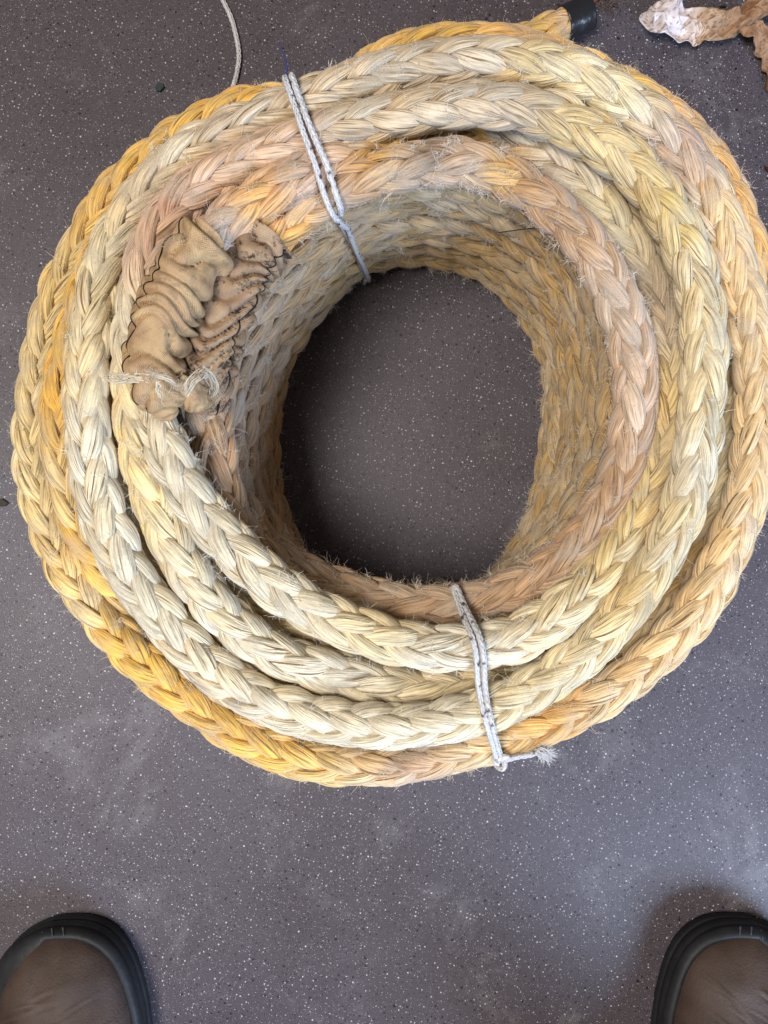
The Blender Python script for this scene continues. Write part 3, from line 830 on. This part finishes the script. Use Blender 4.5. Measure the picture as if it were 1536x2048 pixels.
def cord_mesh(C, name, parent, R=.00165, seed=1.0, grime=None, n=8, ds=.0012, fleck=True):
    X, s = resample(np.c_[C, np.tile(lin((208, 207, 208)), (len(C), 1))], ds)
    st = braid(X, s, R, n, R * 8.5, seed, m=6, wid=.82)
    V_, F_, Cc, SV = [], [], [], []
    off = 0
    for q in st:
        v = q['v']; K, m, _ = v.shape
        c = X[:, 3:6] * (.88 + .2 * gsmooth(q['hs'][:, None], 1))
        if fleck and q['i'] in (1, 4, 6):
            dk = (((q['hs'] * 5.77) % 1.0) > .55)[:, None] * (n1(s, q['sd'] + 3, 60) > .42)[:, None] * (q['g'] > .78)[:, None]
            c = np.where(dk, lin((52, 47, 54)), c)
        if grime is not None:
            gm = np.interp(np.linspace(0, 1, K), *grime)[:, None]
            c = c * (1 - gm) + lin((112, 94, 78)) * gm * (.6 + .8 * n1(s, seed + 2, 300)[:, None])
        V_.append(v.reshape(-1, 3)); F_.append(grid_faces(K, m) + off); off += K * m
        Cc.append(np.repeat(c, m, 0))
        sv = np.zeros((K, m, 3)); sv[..., 0] = s[:, None]; sv[..., 1] = np.arange(m) / m; sv[..., 2] = q['sd'] * .1
        SV.append(sv.reshape(-1, 3))
    return mesh_obj(name, np.vstack(V_), np.vstack(F_), M_CORD, parent, colors=np.vstack(Cc), sv=np.vstack(SV))

def lashing(vis, label, tail_pts=None, sep=.0019, seed=1.0, grime=None, outer_len=.0):
    u = catmull(np.array([(a, b, 0.) for a, b in vis]), 8)
    top = np.array([first_touch(a, b, RR + .0012) for a, b, _ in u])
    while top[0][2] < .10 and len(top) > 12: top = top[1:]
    top = taut(top, RR + .0030)
    # the rest of the loop: down the outer wall, under the coil and back up the hole
    o = top[0]; i = top[-1]
    rad_o = (o[:2] - CEN) / np.linalg.norm(o[:2] - CEN)
    outer = np.array([np.r_[o[:2] + rad_o * .0012, o[2] - .010], np.r_[o[:2] + rad_o * .003, .055], np.r_[o[:2] + rad_o * .002, .02], np.r_[o[:2] - rad_o * .008, .0022]])[::-1]
    inner = np.array([np.r_[i[:2] + rad_o * min(.004, i[2] * .1), max(.010, i[2] - .025)], np.r_[i[:2] + rad_o * .010, .0022]])
    full = catmull(np.vstack([outer, top[::3], top[-1:], inner]), 8)
    full = gsmooth(full, 2)
    E = empty('lashing_cord', (float(full[:, 0].mean()), float(full[:, 1].mean()), 0))
    tag(E, label, 'cord', None)
    T, U, V = frames(full)
    t = np.linspace(0, 1, len(full))
    for k, sg in enumerate((-1, 1)):
        w = sep * (1 + .55 * np.sin(np.clip((t - .25) / .6, 0, 1) * math.pi) ** 2)
        side = np.cross(T, [0, 0, 1.0]); side /= np.linalg.norm(side, axis=1)[:, None] + 1e-6
        side = gsmooth(side, 4)
        cord_mesh(full + side * (sg * w)[:, None], 'cord', E, seed=seed + k * 3.3, grime=grime)
    return E, top

LT, topT = lashing([(579,160),(594,200),(610,250),(628,305),(648,362),(670,412),(692,460),(713,512),(732,552)],
    'white flecked cord lashing beside the blue thread, its two passes side by side', seed=2.0, grime=([0, .6, .8, 1], [.0, .05, .45, .7]))
LB, topB = lashing([(994,1508),(984,1465),(970,1405),(955,1345),(940,1285),(926,1225),(916,1192),(910,1179)],
    'white flecked cord lashing tied off in a knot with a frayed tail', sep=.0012, seed=7.0, grime=([0, .55, .75, 1], [0, .03, .6, .9]))

# knot and tail of the tied lashing
k0 = topB[0]
t = np.linspace(0, 2 * math.pi, 90, endpoint=True)
kn = np.stack([np.sin(t) + 2 * np.sin(2 * t), np.cos(t) - 2 * np.cos(2 * t), -np.sin(3 * t) * 1.2], 1) * .0014
kn = k0 + np.array([.0012, -.0022, .0006]) + kn
cord_mesh(kn, 'knot', LB, R=.0017, seed=11.)
zt = float(k0[2])
tp_ = catmull(np.array([k0 + [.002, -.002, 0], px(1012,1519,zt+.001), px(1036,1513,zt-.002), px(1060,1509,zt-.002), px(1080,1501,zt-.002)]), 12)
cord_mesh(tp_, 'loose_end', LB, R=.0018, seed=12., grime=([0, 1], [.1, .2]))
e_ = tp_[-1]
roots = e_ + rng.normal(size=(240, 3)) * .0012
dirs = np.array([1., -.45, -.05]) + rng.normal(size=(240, 3)) * np.array([.10, .30, .08]); dirs /= np.linalg.norm(dirs, axis=1)[:, None]
v, f, c = fibres_mesh(roots, dirs, None, rng.uniform(.004, .0095, 240), np.tile(lin((225, 225, 226)), (240, 1)) * rng.uniform(.8, 1.1, (240, 1)), np.full(240, .00018), segs=5, curl=.35)
tag(mesh_obj('frayed_tip', v, f, M_FUZZ, LB, colors=c), kind='stuff')

# thin blue thread standing out of the upper lashing
b0 = topT[0] + np.array([-.001, .002, .001])
b1 = px(562, 83, b0[2] + .004)
Pb = np.array([b0 + (b1 - b0) * t + np.array([.0008 * math.sin(t * 5), 0, .0]) for t in np.linspace(-.12, 1, 26)])
v, f = tube(Pb, np.linspace(.00062, .00018, 26), 8)
bt = mesh_obj('blue_thread', v, f, simple_mat('navy_thread', lin((28, 30, 92)), .5, .4, (900, .4)))
tag(bt, 'thin dark blue thread sticking out beside the lashing at the edge of the coil', 'thread')

# loose cord on the floor
lc = empty('loose_cord', tuple(px(470, 100, 0)))
tag(lc, 'loose white braided cord on the floor, running under the rope coil', 'cord')
P = catmull(np.array([px(u, v, .0021) for u, v in [(405,-110),(428,-50),(446,0),(462,35),(473,75),(478,112),(474,145),(466,175),(456,205),(448,245),(450,290)]]), 12)
cord_mesh(P, 'cord_body', lc, R=.00185, seed=21., grime=([0, 1], [.06, .06]), fleck=False)

# ------------------------------------------------------------------ boots
def leather_material():
    m, nt, b = new_mat('worn_leather'); L = nt.links
    tc = N(nt, 'ShaderNodeTexCoord').outputs['Object']
    a = N(nt, 'ShaderNodeTexNoise', Scale=26.0, Detail=5.0, Roughness=.6); L.new(tc, a.inputs['Vector'])
    c = mixc(nt, ramp(nt, a.outputs[0], [(.32, 0.), (.68, 1.)]), tuple(lin((58, 45, 39))), tuple(lin((80, 65, 57))))
    cr = N(nt, 'ShaderNodeTexNoise', Scale=22.0, Detail=3.0, Roughness=.5, Distortion=.5)
    mp = N(nt, 'ShaderNodeMapping'); mp.inputs['Scale'].default_value = (.55, 1.7, 1); mp.inputs['Rotation'].default_value = (0, 0, .6); L.new(tc, mp.inputs['Vector']); L.new(mp.outputs[0], cr.inputs['Vector'])
    crease = ramp(nt, math_n(nt, 'ABSOLUTE', math_n(nt, 'SUBTRACT', cr.outputs[0], .5)), [(0., 0.), (.022, 1.)])
    sp = N(nt, 'ShaderNodeTexNoise', Scale=120.0, Detail=6.0, Roughness=.7); L.new(tc, sp.inputs['Vector'])
    c = mixc(nt, ramp(nt, sp.outputs[0], [(.60, 0.), (.72, .6)]), c, tuple(lin((38, 30, 26))))
    L.new(c, b.inputs['Base Color']); b.inputs['Roughness'].default_value = .66; b.inputs['Specular IOR Level'].default_value = .3
    fine = N(nt, 'ShaderNodeTexNoise', Scale=700.0, Detail=3.0); L.new(tc, fine.inputs['Vector'])
    h = math_n(nt, 'ADD', math_n(nt, 'MULTIPLY', sp.outputs[0], .5), math_n(nt, 'MULTIPLY', fine.outputs[0], .4))
    bp = N(nt, 'ShaderNodeBump', Strength=.5, Distance=.0018); L.new(h, bp.inputs['Height']); L.new(bp.outputs[0], b.inputs['Normal'])
    return m
M_LEATHER = leather_material()
M_RUBBER = simple_mat('dark_rubber', (.013, .0135, .016), .58, .35, (60, .45), (180, .3, .0012))
M_SCUFF = simple_mat('scuffed_rubber', lin((78, 80, 84)), .8, .2, (700, .5))

HW_T = np.array([0, .003, .008, .016, .028, .045, .07, .10, .14, .18, .22, .26, .285, .298, .304])
HW_W = np.array([0, .0195, .031, .041, .049, .0535, .055, .0525, .046, .041, .0385, .0375, .033, .020, 0])
def halfw(t): return np.interp(t, HW_T, HW_W)

def make_boot(tip, yaw, mirror, label):
    E = empty('work_boot', (float(tip[0]), float(tip[1]), 0))
    tag(E, label, 'boot', 'boots of the photographer')
    tt = np.concatenate([(1 - np.cos(np.linspace(0, math.pi, 70))) / 2 * .304])
    sm = lambda w: gsmooth(w[:, None], 1)[:, 0]
    w = sm(halfw(tt)); w[0] = 0; w[-1] = 0
    # medial side (+x for a left boot) is straighter, lateral side curves in sooner
    outl = np.vstack([np.c_[w, -tt], np.c_[-w[::-1] * .97, -tt[::-1]][1:-1]])
    n_o = len(outl)
    tang = np.roll(outl, -1, 0) - np.roll(outl, 1, 0); tang /= np.linalg.norm(tang, axis=1)[:, None] + 1e-9
    inw = np.c_[tang[:, 1], -tang[:, 0]]
    inw *= np.where(((np.array([0, -.12]) - outl) * inw).sum(1) < 0, -1, 1)[:, None]
    lat = np.clip((-outl[:, 1] - .035) / .035, 0, 1) * (outl[:, 0] < 0)
    back = np.clip((-outl[:, 1] - .11) / .05, 0, 1)
    fac = 1 - .72 * np.maximum(lat, back)
    cy, sy = math.cos(yaw), math.sin(yaw)
    def place(P):
        P = np.array(P, float)
        if mirror: P[..., 0] *= -1
        return np.stack([P[..., 0] * cy - P[..., 1] * sy + tip[0], P[..., 0] * sy + P[..., 1] * cy + tip[1], P[..., 2]], -1)
    rows = []
    for z, ins in [(0, .003), (.002, .0006), (.007, 0), (.0085, .0001), (.0092, .0016), (.0108, .0016), (.0115, .0002), (.0175, .0), (.0185, .0009), (.0195, .0009), (.0203, .0003),
                   (.0225, .0009), (.0245, .0020), (.0258, .0034), (.0264, .0048), (.0262, .0062), (.0252, .0075), (.023, .009)]:
        k = fac if z > .0195 else np.ones(n_o)
        zz = np.where(z > .0195, .0195 + (z - .0195) * k, z)
        t_o = -outl[:, 1]
        extra = .011 * np.clip(1 - (t_o - .018) / .04, 0, 1) * np.clip(-outl[:, 0] / .018, 0, 1) * np.clip((z - .0195) / .006, 0, 1) * np.where(ins > .003, np.clip((ins - .002) / .004, 0, 1), 0)
        rows.append(np.c_[outl + inw * (ins * k + extra)[:, None], zz + extra * .35])
    v = place(np.array(rows)).reshape(-1, 3)
    F = [grid_faces(len(rows), n_o), np.arange(n_o)[::-1][None, :].copy()]
    sole = mesh_obj('sole', v, F, M_RUBBER, E)
    sole['label'] = 'black rubber sole and toe bumper'
    # upper: arched sections from toe to heel
    ts = np.r_[np.linspace(.0052, .135, 140), np.linspace(.137, .296, 30)]
    xs = np.linspace(-1, 1, 91)
    h = np.interp(ts, [.0052, .008, .016, .035, .07, .10, .14, .18, .22, .296], [.0235, .0285, .036, .046, .056, .066, .086, .118, .150, .150])
    h = gsmooth(h[:, None], 4)[:, 0]
    G = np.zeros((170, 91, 3))
    for i, t_ in enumerate(ts):
        ww = max(halfw(t_) * 1.0 - .0062 * (1 - .55 * np.clip((t_ - .1) / .06, 0, 1)), .004)
        if t_ < .05: ww = max(.004, math.sqrt(max(0, 1 - ((.05 - t_) / .0449) ** 2)) * (halfw(.05) - .0062))
        latw = max(.003, ww - .011 * np.clip(1 - (t_ - .018) / .04, 0, 1)) + .009 * np.clip((t_ - .045) / .035, 0, 1)      # leather swells over the welt on the outer side
        x = np.where(xs < 0, xs * latw, xs * ww)
        z0 = .022 - .004 * np.clip((t_ - .1) / .06, 0, 1)
        z0 = np.where(xs < 0, z0 - .006 * np.clip((t_ - .035) / .035, 0, 1), z0)
        arch = np.clip(1 - np.abs(xs) ** 2.3, 0, 1) ** .55
        G[i, :, 0] = x; G[i, :, 1] = -t_; G[i, :, 2] = z0 + (h[i] - z0) * arch
    crease = np.exp(-((ts[:, None] - .085 - .02 * xs[None]) / .004) ** 2) * .0022 + np.exp(-((ts[:, None] - .098 - .024 * xs[None]) / .005) ** 2) * .0026
    G[..., 2] -= crease * (1 - np.abs(xs[None]) ** 2)
    rb = np.random.default_rng(31 if mirror else 17)
    for _ in range(26):                                   # flex wrinkles
        x0, y0 = rb.uniform(-.032, .032), -rb.uniform(.035, .12)
        an = rb.normal(.35, .25); ln = rb.uniform(.008, .024); dp = rb.uniform(.0005, .0018); wd = rb.uniform(.0007, .0016)
        dx, dy = G[..., 0] - x0, G[..., 1] - y0
        al = dx * math.cos(an) + dy * math.sin(an); ac = -dx * math.sin(an) + dy * math.cos(an) + 8 * al ** 2
        G[..., 2] += dp * np.exp(-(al / ln) ** 2 * 2) * (np.exp(-((ac - wd * 1.5) / (wd * 1.3)) ** 2) - 1.2 * np.exp(-(ac / wd) ** 2))
    G[..., 2] += (noise3(np.stack([G[..., 0] * 60 + 9, G[..., 1] * 60 + 40, np.full(G.shape[:2], 2.)], -1)) - .5) * .003
    up = mesh_obj('upper', place(G).reshape(-1, 3), grid_faces(170, 91, False), M_LEATHER, E)
    up['label'] = 'worn brown leather upper'
    # ankle shaft
    a = np.linspace(0, 2 * math.pi, 40, endpoint=False)
    rows = []
    for z, rx, ry, yc in [(.07, .034, .060, -.235), (.12, .040, .062, -.235), (.16, .044, .062, -.238), (.20, .048, .062, -.242), (.205, .046, .060, -.242), (.20, .044, .058, -.242), (.13, .038, .054, -.238)]:
        rows.append(np.c_[np.cos(a) * rx, np.sin(a) * ry + yc, np.full(40, z)])
    sh = mesh_obj('shaft', place(np.array(rows)).reshape(-1, 3), grid_faces(len(rows), 40), M_LEATHER, E)
    # pale scuffs pressed into the toe bumper
    for k, (dx, ln, bend) in enumerate([(-.006, .0065, .0), (.001, .0055, .002), (.009, .0060, .002)]):
        p0 = np.array([dx + .004, -.0003 - abs(dx) * .16, .0222])
        pts = np.array([p0 + [bend * q, -ln * q * .65, .0048 * q] for q in np.linspace(0, 1, 7)])
        vv, ff = tube(place(pts), .0007 * (1 - .45 * np.linspace(0, 1, 7)), 6)
        mesh_obj('scuff_mark', vv, ff, M_SCUFF, sole)
    return E

make_boot(px(112, 1831, .004)[:2], R_(13), False, 'left-foot brown leather work boot with a black rubber rim round its toe')
make_boot(px(1492, 1828, .004)[:2], R_(-12), True, 'right-foot brown leather work boot with a black rubber rim round its toe')

# ------------------------------------------------------------------ crumpled strip and small debris
M_PAPER = color_attr_mat('dry_paper', .85)
def ribbon(pts, n, m, seed, amp, cols, name, parent):
    P = catmull(np.array([np.r_[px(p[0], p[1], p[2]), p[3], p[4]] for p in pts]), 12)
    P, s = resample(P, (np.linalg.norm(np.diff(P[:, :3], axis=0), axis=1).sum()) / (n - 1))
    n = len(P)
    T = np.gradient(P[:, :3], axis=0); T[:, 2] = 0; T /= np.linalg.norm(T, axis=1)[:, None]
    side = np.c_[-T[:, 1], T[:, 0], np.zeros(n)]
    q = np.linspace(-1, 1, m)
    S_, Q_ = np.meshgrid(s, q, indexing='ij')
    edge = P[:, 3][:, None] * (1 + .22 * (noise3(np.stack([S_ * 260, np.sign(Q_) * 3 + 9, np.full_like(S_, seed)], -1)) - .5) * np.abs(Q_))
    tw = P[:, 4][:, None]
    V_ = P[:, None, :3] + side[:, None, :] * (Q_ * edge * np.cos(tw))[..., None]
    V_[..., 2] += Q_ * edge * np.sin(tw)
    cr = noise3(np.stack([S_ * 75 + seed, Q_ * 1.6 + 7, np.full_like(S_, seed)], -1)) - .5
    cr2 = np.abs(noise3(np.stack([S_ * 130 + Q_ * 1.1, Q_ * 1.7 + 7 + seed, np.full_like(S_, seed * 2)], -1)) - .5)
    V_[..., 2] += amp * (cr * 1.1 - cr2 * 1.7 + .2)
    V_[..., 0] += (noise3(np.stack([S_ * 150, Q_ * 3 + 3, np.full_like(S_, seed + 8)], -1)) - .5) * .003
    V_[..., 1] += (noise3(np.stack([S_ * 150, Q_ * 3 + 3, np.full_like(S_, seed + 18)], -1)) - .5) * .003
    V_[..., 2] = np.maximum(V_[..., 2], .0008)
    t = np.linspace(0, 1, n)
    c = np.stack([np.interp(t, np.linspace(0, 1, len(cols)), [lin(k)[a] for k in cols]) for a in range(3)], -1)
    nn = noise3(np.stack([S_ * 400, Q_ * 5 + 20, np.full_like(S_, seed)], -1))
    n2 = noise3(np.stack([S_ * 1100, Q_ * 14 + 20, np.full_like(S_, seed)], -1))
    C3 = c[:, None, :] * (.72 + .5 * nn)[..., None]
    dk = np.clip((n2 - .66) * 5, 0, .75)[..., None]
    C3 = C3 * (1 - dk) + lin((96, 66, 42)) * dk
    o = mesh_obj(name, V_.reshape(-1, 3), grid_faces(n, m, False), M_PAPER, parent, colors=C3.reshape(-1, 3))
    mod = o.modifiers.new('thick', 'SOLIDIFY'); mod.thickness = .00025
    return o
pe = empty('torn_strip', tuple(px(1420, 40, 0)))
tag(pe, 'crumpled dry strip, white at its torn end and brown further along, on the floor', 'paper strip')
ribbon([(1304,14,.006,.008,0),(1318,24,.010,.0135,.1),(1345,36,.012,.0150,.0),(1378,46,.010,.0140,-.3),(1412,52,.009,.0120,.2),(1446,54,.012,.0085,.5),(1478,38,.016,.0075,.6),(1510,18,.018,.0085,.4),(1550,-6,.018,.012,.4),(1590,-24,.014,.012,.4)],
       130, 44, 3.0, .0085, [(216, 204, 203), (206, 195, 194), (210, 197, 194), (200, 174, 148), (156, 122, 92), (142, 106, 78), (150, 114, 84), (146, 110, 80), (134, 98, 72)], 'white_end', pe)
ribbon([(1490,40,.016,.009,.3),(1514,60,.014,.007,.2),(1534,92,.010,.008,.5),(1550,130,.007,.008,.4),(1560,180,.004,.008,0)], 60, 24, 8.0, .006, [(132, 96, 68), (160, 126, 98), (140, 106, 80), (104, 76, 56)], 'brown_flap', pe)

def chip(name, outline, z, th, c, label, cat, rough=.6):
    o_ = np.array([px(u, v, z)[:2] for u, v in outline]); n = len(o_)
    cen = o_.mean(0)
    rows = [np.c_[o_, np.full(n, .0004)], np.c_[o_, np.full(n, th * .8)], np.c_[cen + (o_ - cen) * .86, np.full(n, th)]]
    F = [grid_faces(3, n), (np.arange(n) + 2 * n)[None, :].copy()]
    o = mesh_obj(name, np.vstack(rows), F, simple_mat(name + '_surface', lin(c), rough, .3, (500, .35)), smooth=False)
    return tag(o, label, cat)
chip('stone_chip', [(312,176),(318,168),(328,170),(330,176),(322,185),(314,184)], 0, .0022, (46, 56, 58), 'small dark grey-green chip alone on the floor near the loose cord', 'chip')
chip('dirt_crumb', [(0,1000),(6,997),(14,1002),(19,1006),(12,1012),(4,1013),(-4,1010)], 0, .002, (46, 34, 24), 'brown dirt crumb on the floor beside the outer yellow turns of the coil', 'debris')
chip('red_crumb', [(1528,334),(1534,336),(1540,343),(1536,347),(1530,341)], 0, .0018, (62, 22, 18), 'tiny dark red crumb on the floor between the coil and the crumpled strip', 'debris')
chip('dark_flake', [(1438,13),(1450,13),(1451,16),(1440,17)], 0, .0014, (22, 22, 28), 'thin black flake on the floor beside the crumpled strip', 'debris')

# plant scraps beyond the taped end
def splinter(pts, r, c, name, label, cat):
    P = catmull(np.array([px(*p) for p in pts]), 8)
    v, f = tube(P, r * (1 - .7 * np.abs(np.linspace(-1, 1, len(P)))), 6)
    return tag(mesh_obj(name, v, f, simple_mat(name + '_surface', lin(c), .8, .2, (800, .4))), label, cat)
splinter([(1171,12,.003),(1182,6,.003),(1200,-6,.004)], .0022, (112, 58, 34), 'wood_splinter', 'reddish brown wood splinter just past the taped rope end', 'splinter')
sc_r, sc_d = [], []
for _ in range(70):
    u_, v_ = rng.normal(1215, 16), rng.normal(8, 9)
    sc_r.append(px(u_, v_, rng.uniform(.0006, .003))); d = rng.normal(size=3) * [1, 1, .15]; sc_d.append(d / np.linalg.norm(d))
v, f, c = fibres_mesh(np.array(sc_r), np.array(sc_d), None, rng.uniform(.003, .012, 70), lin((86, 66, 52))[None] * rng.uniform(.4, 1.3, (70, 1)), rng.uniform(.0002, .0005, 70), segs=4, curl=.25)
sc_ = mesh_obj('plant_scraps', v, f, M_FUZZ, colors=c); tag(sc_, 'scatter of brown plant scraps beside the wood splinter', 'scraps', kind='stuff')

# one dark dry stalk caught on the wall of the hole
pA = first_touch(998, 466, RR + .002); pB = first_touch(1068, 457, RR + .002)
P = np.array([pA + (pB - pA) * t for t in np.linspace(0, 1, 12)]) + [0, 0, .001]
v, f = tube(P, .00028, 6)
tag(mesh_obj('dry_stalk', v, f, simple_mat('stalk', lin((52, 36, 24)), .8, .2)), 'thin dark dry stalk caught on the inner wall of the coil', 'stalk')
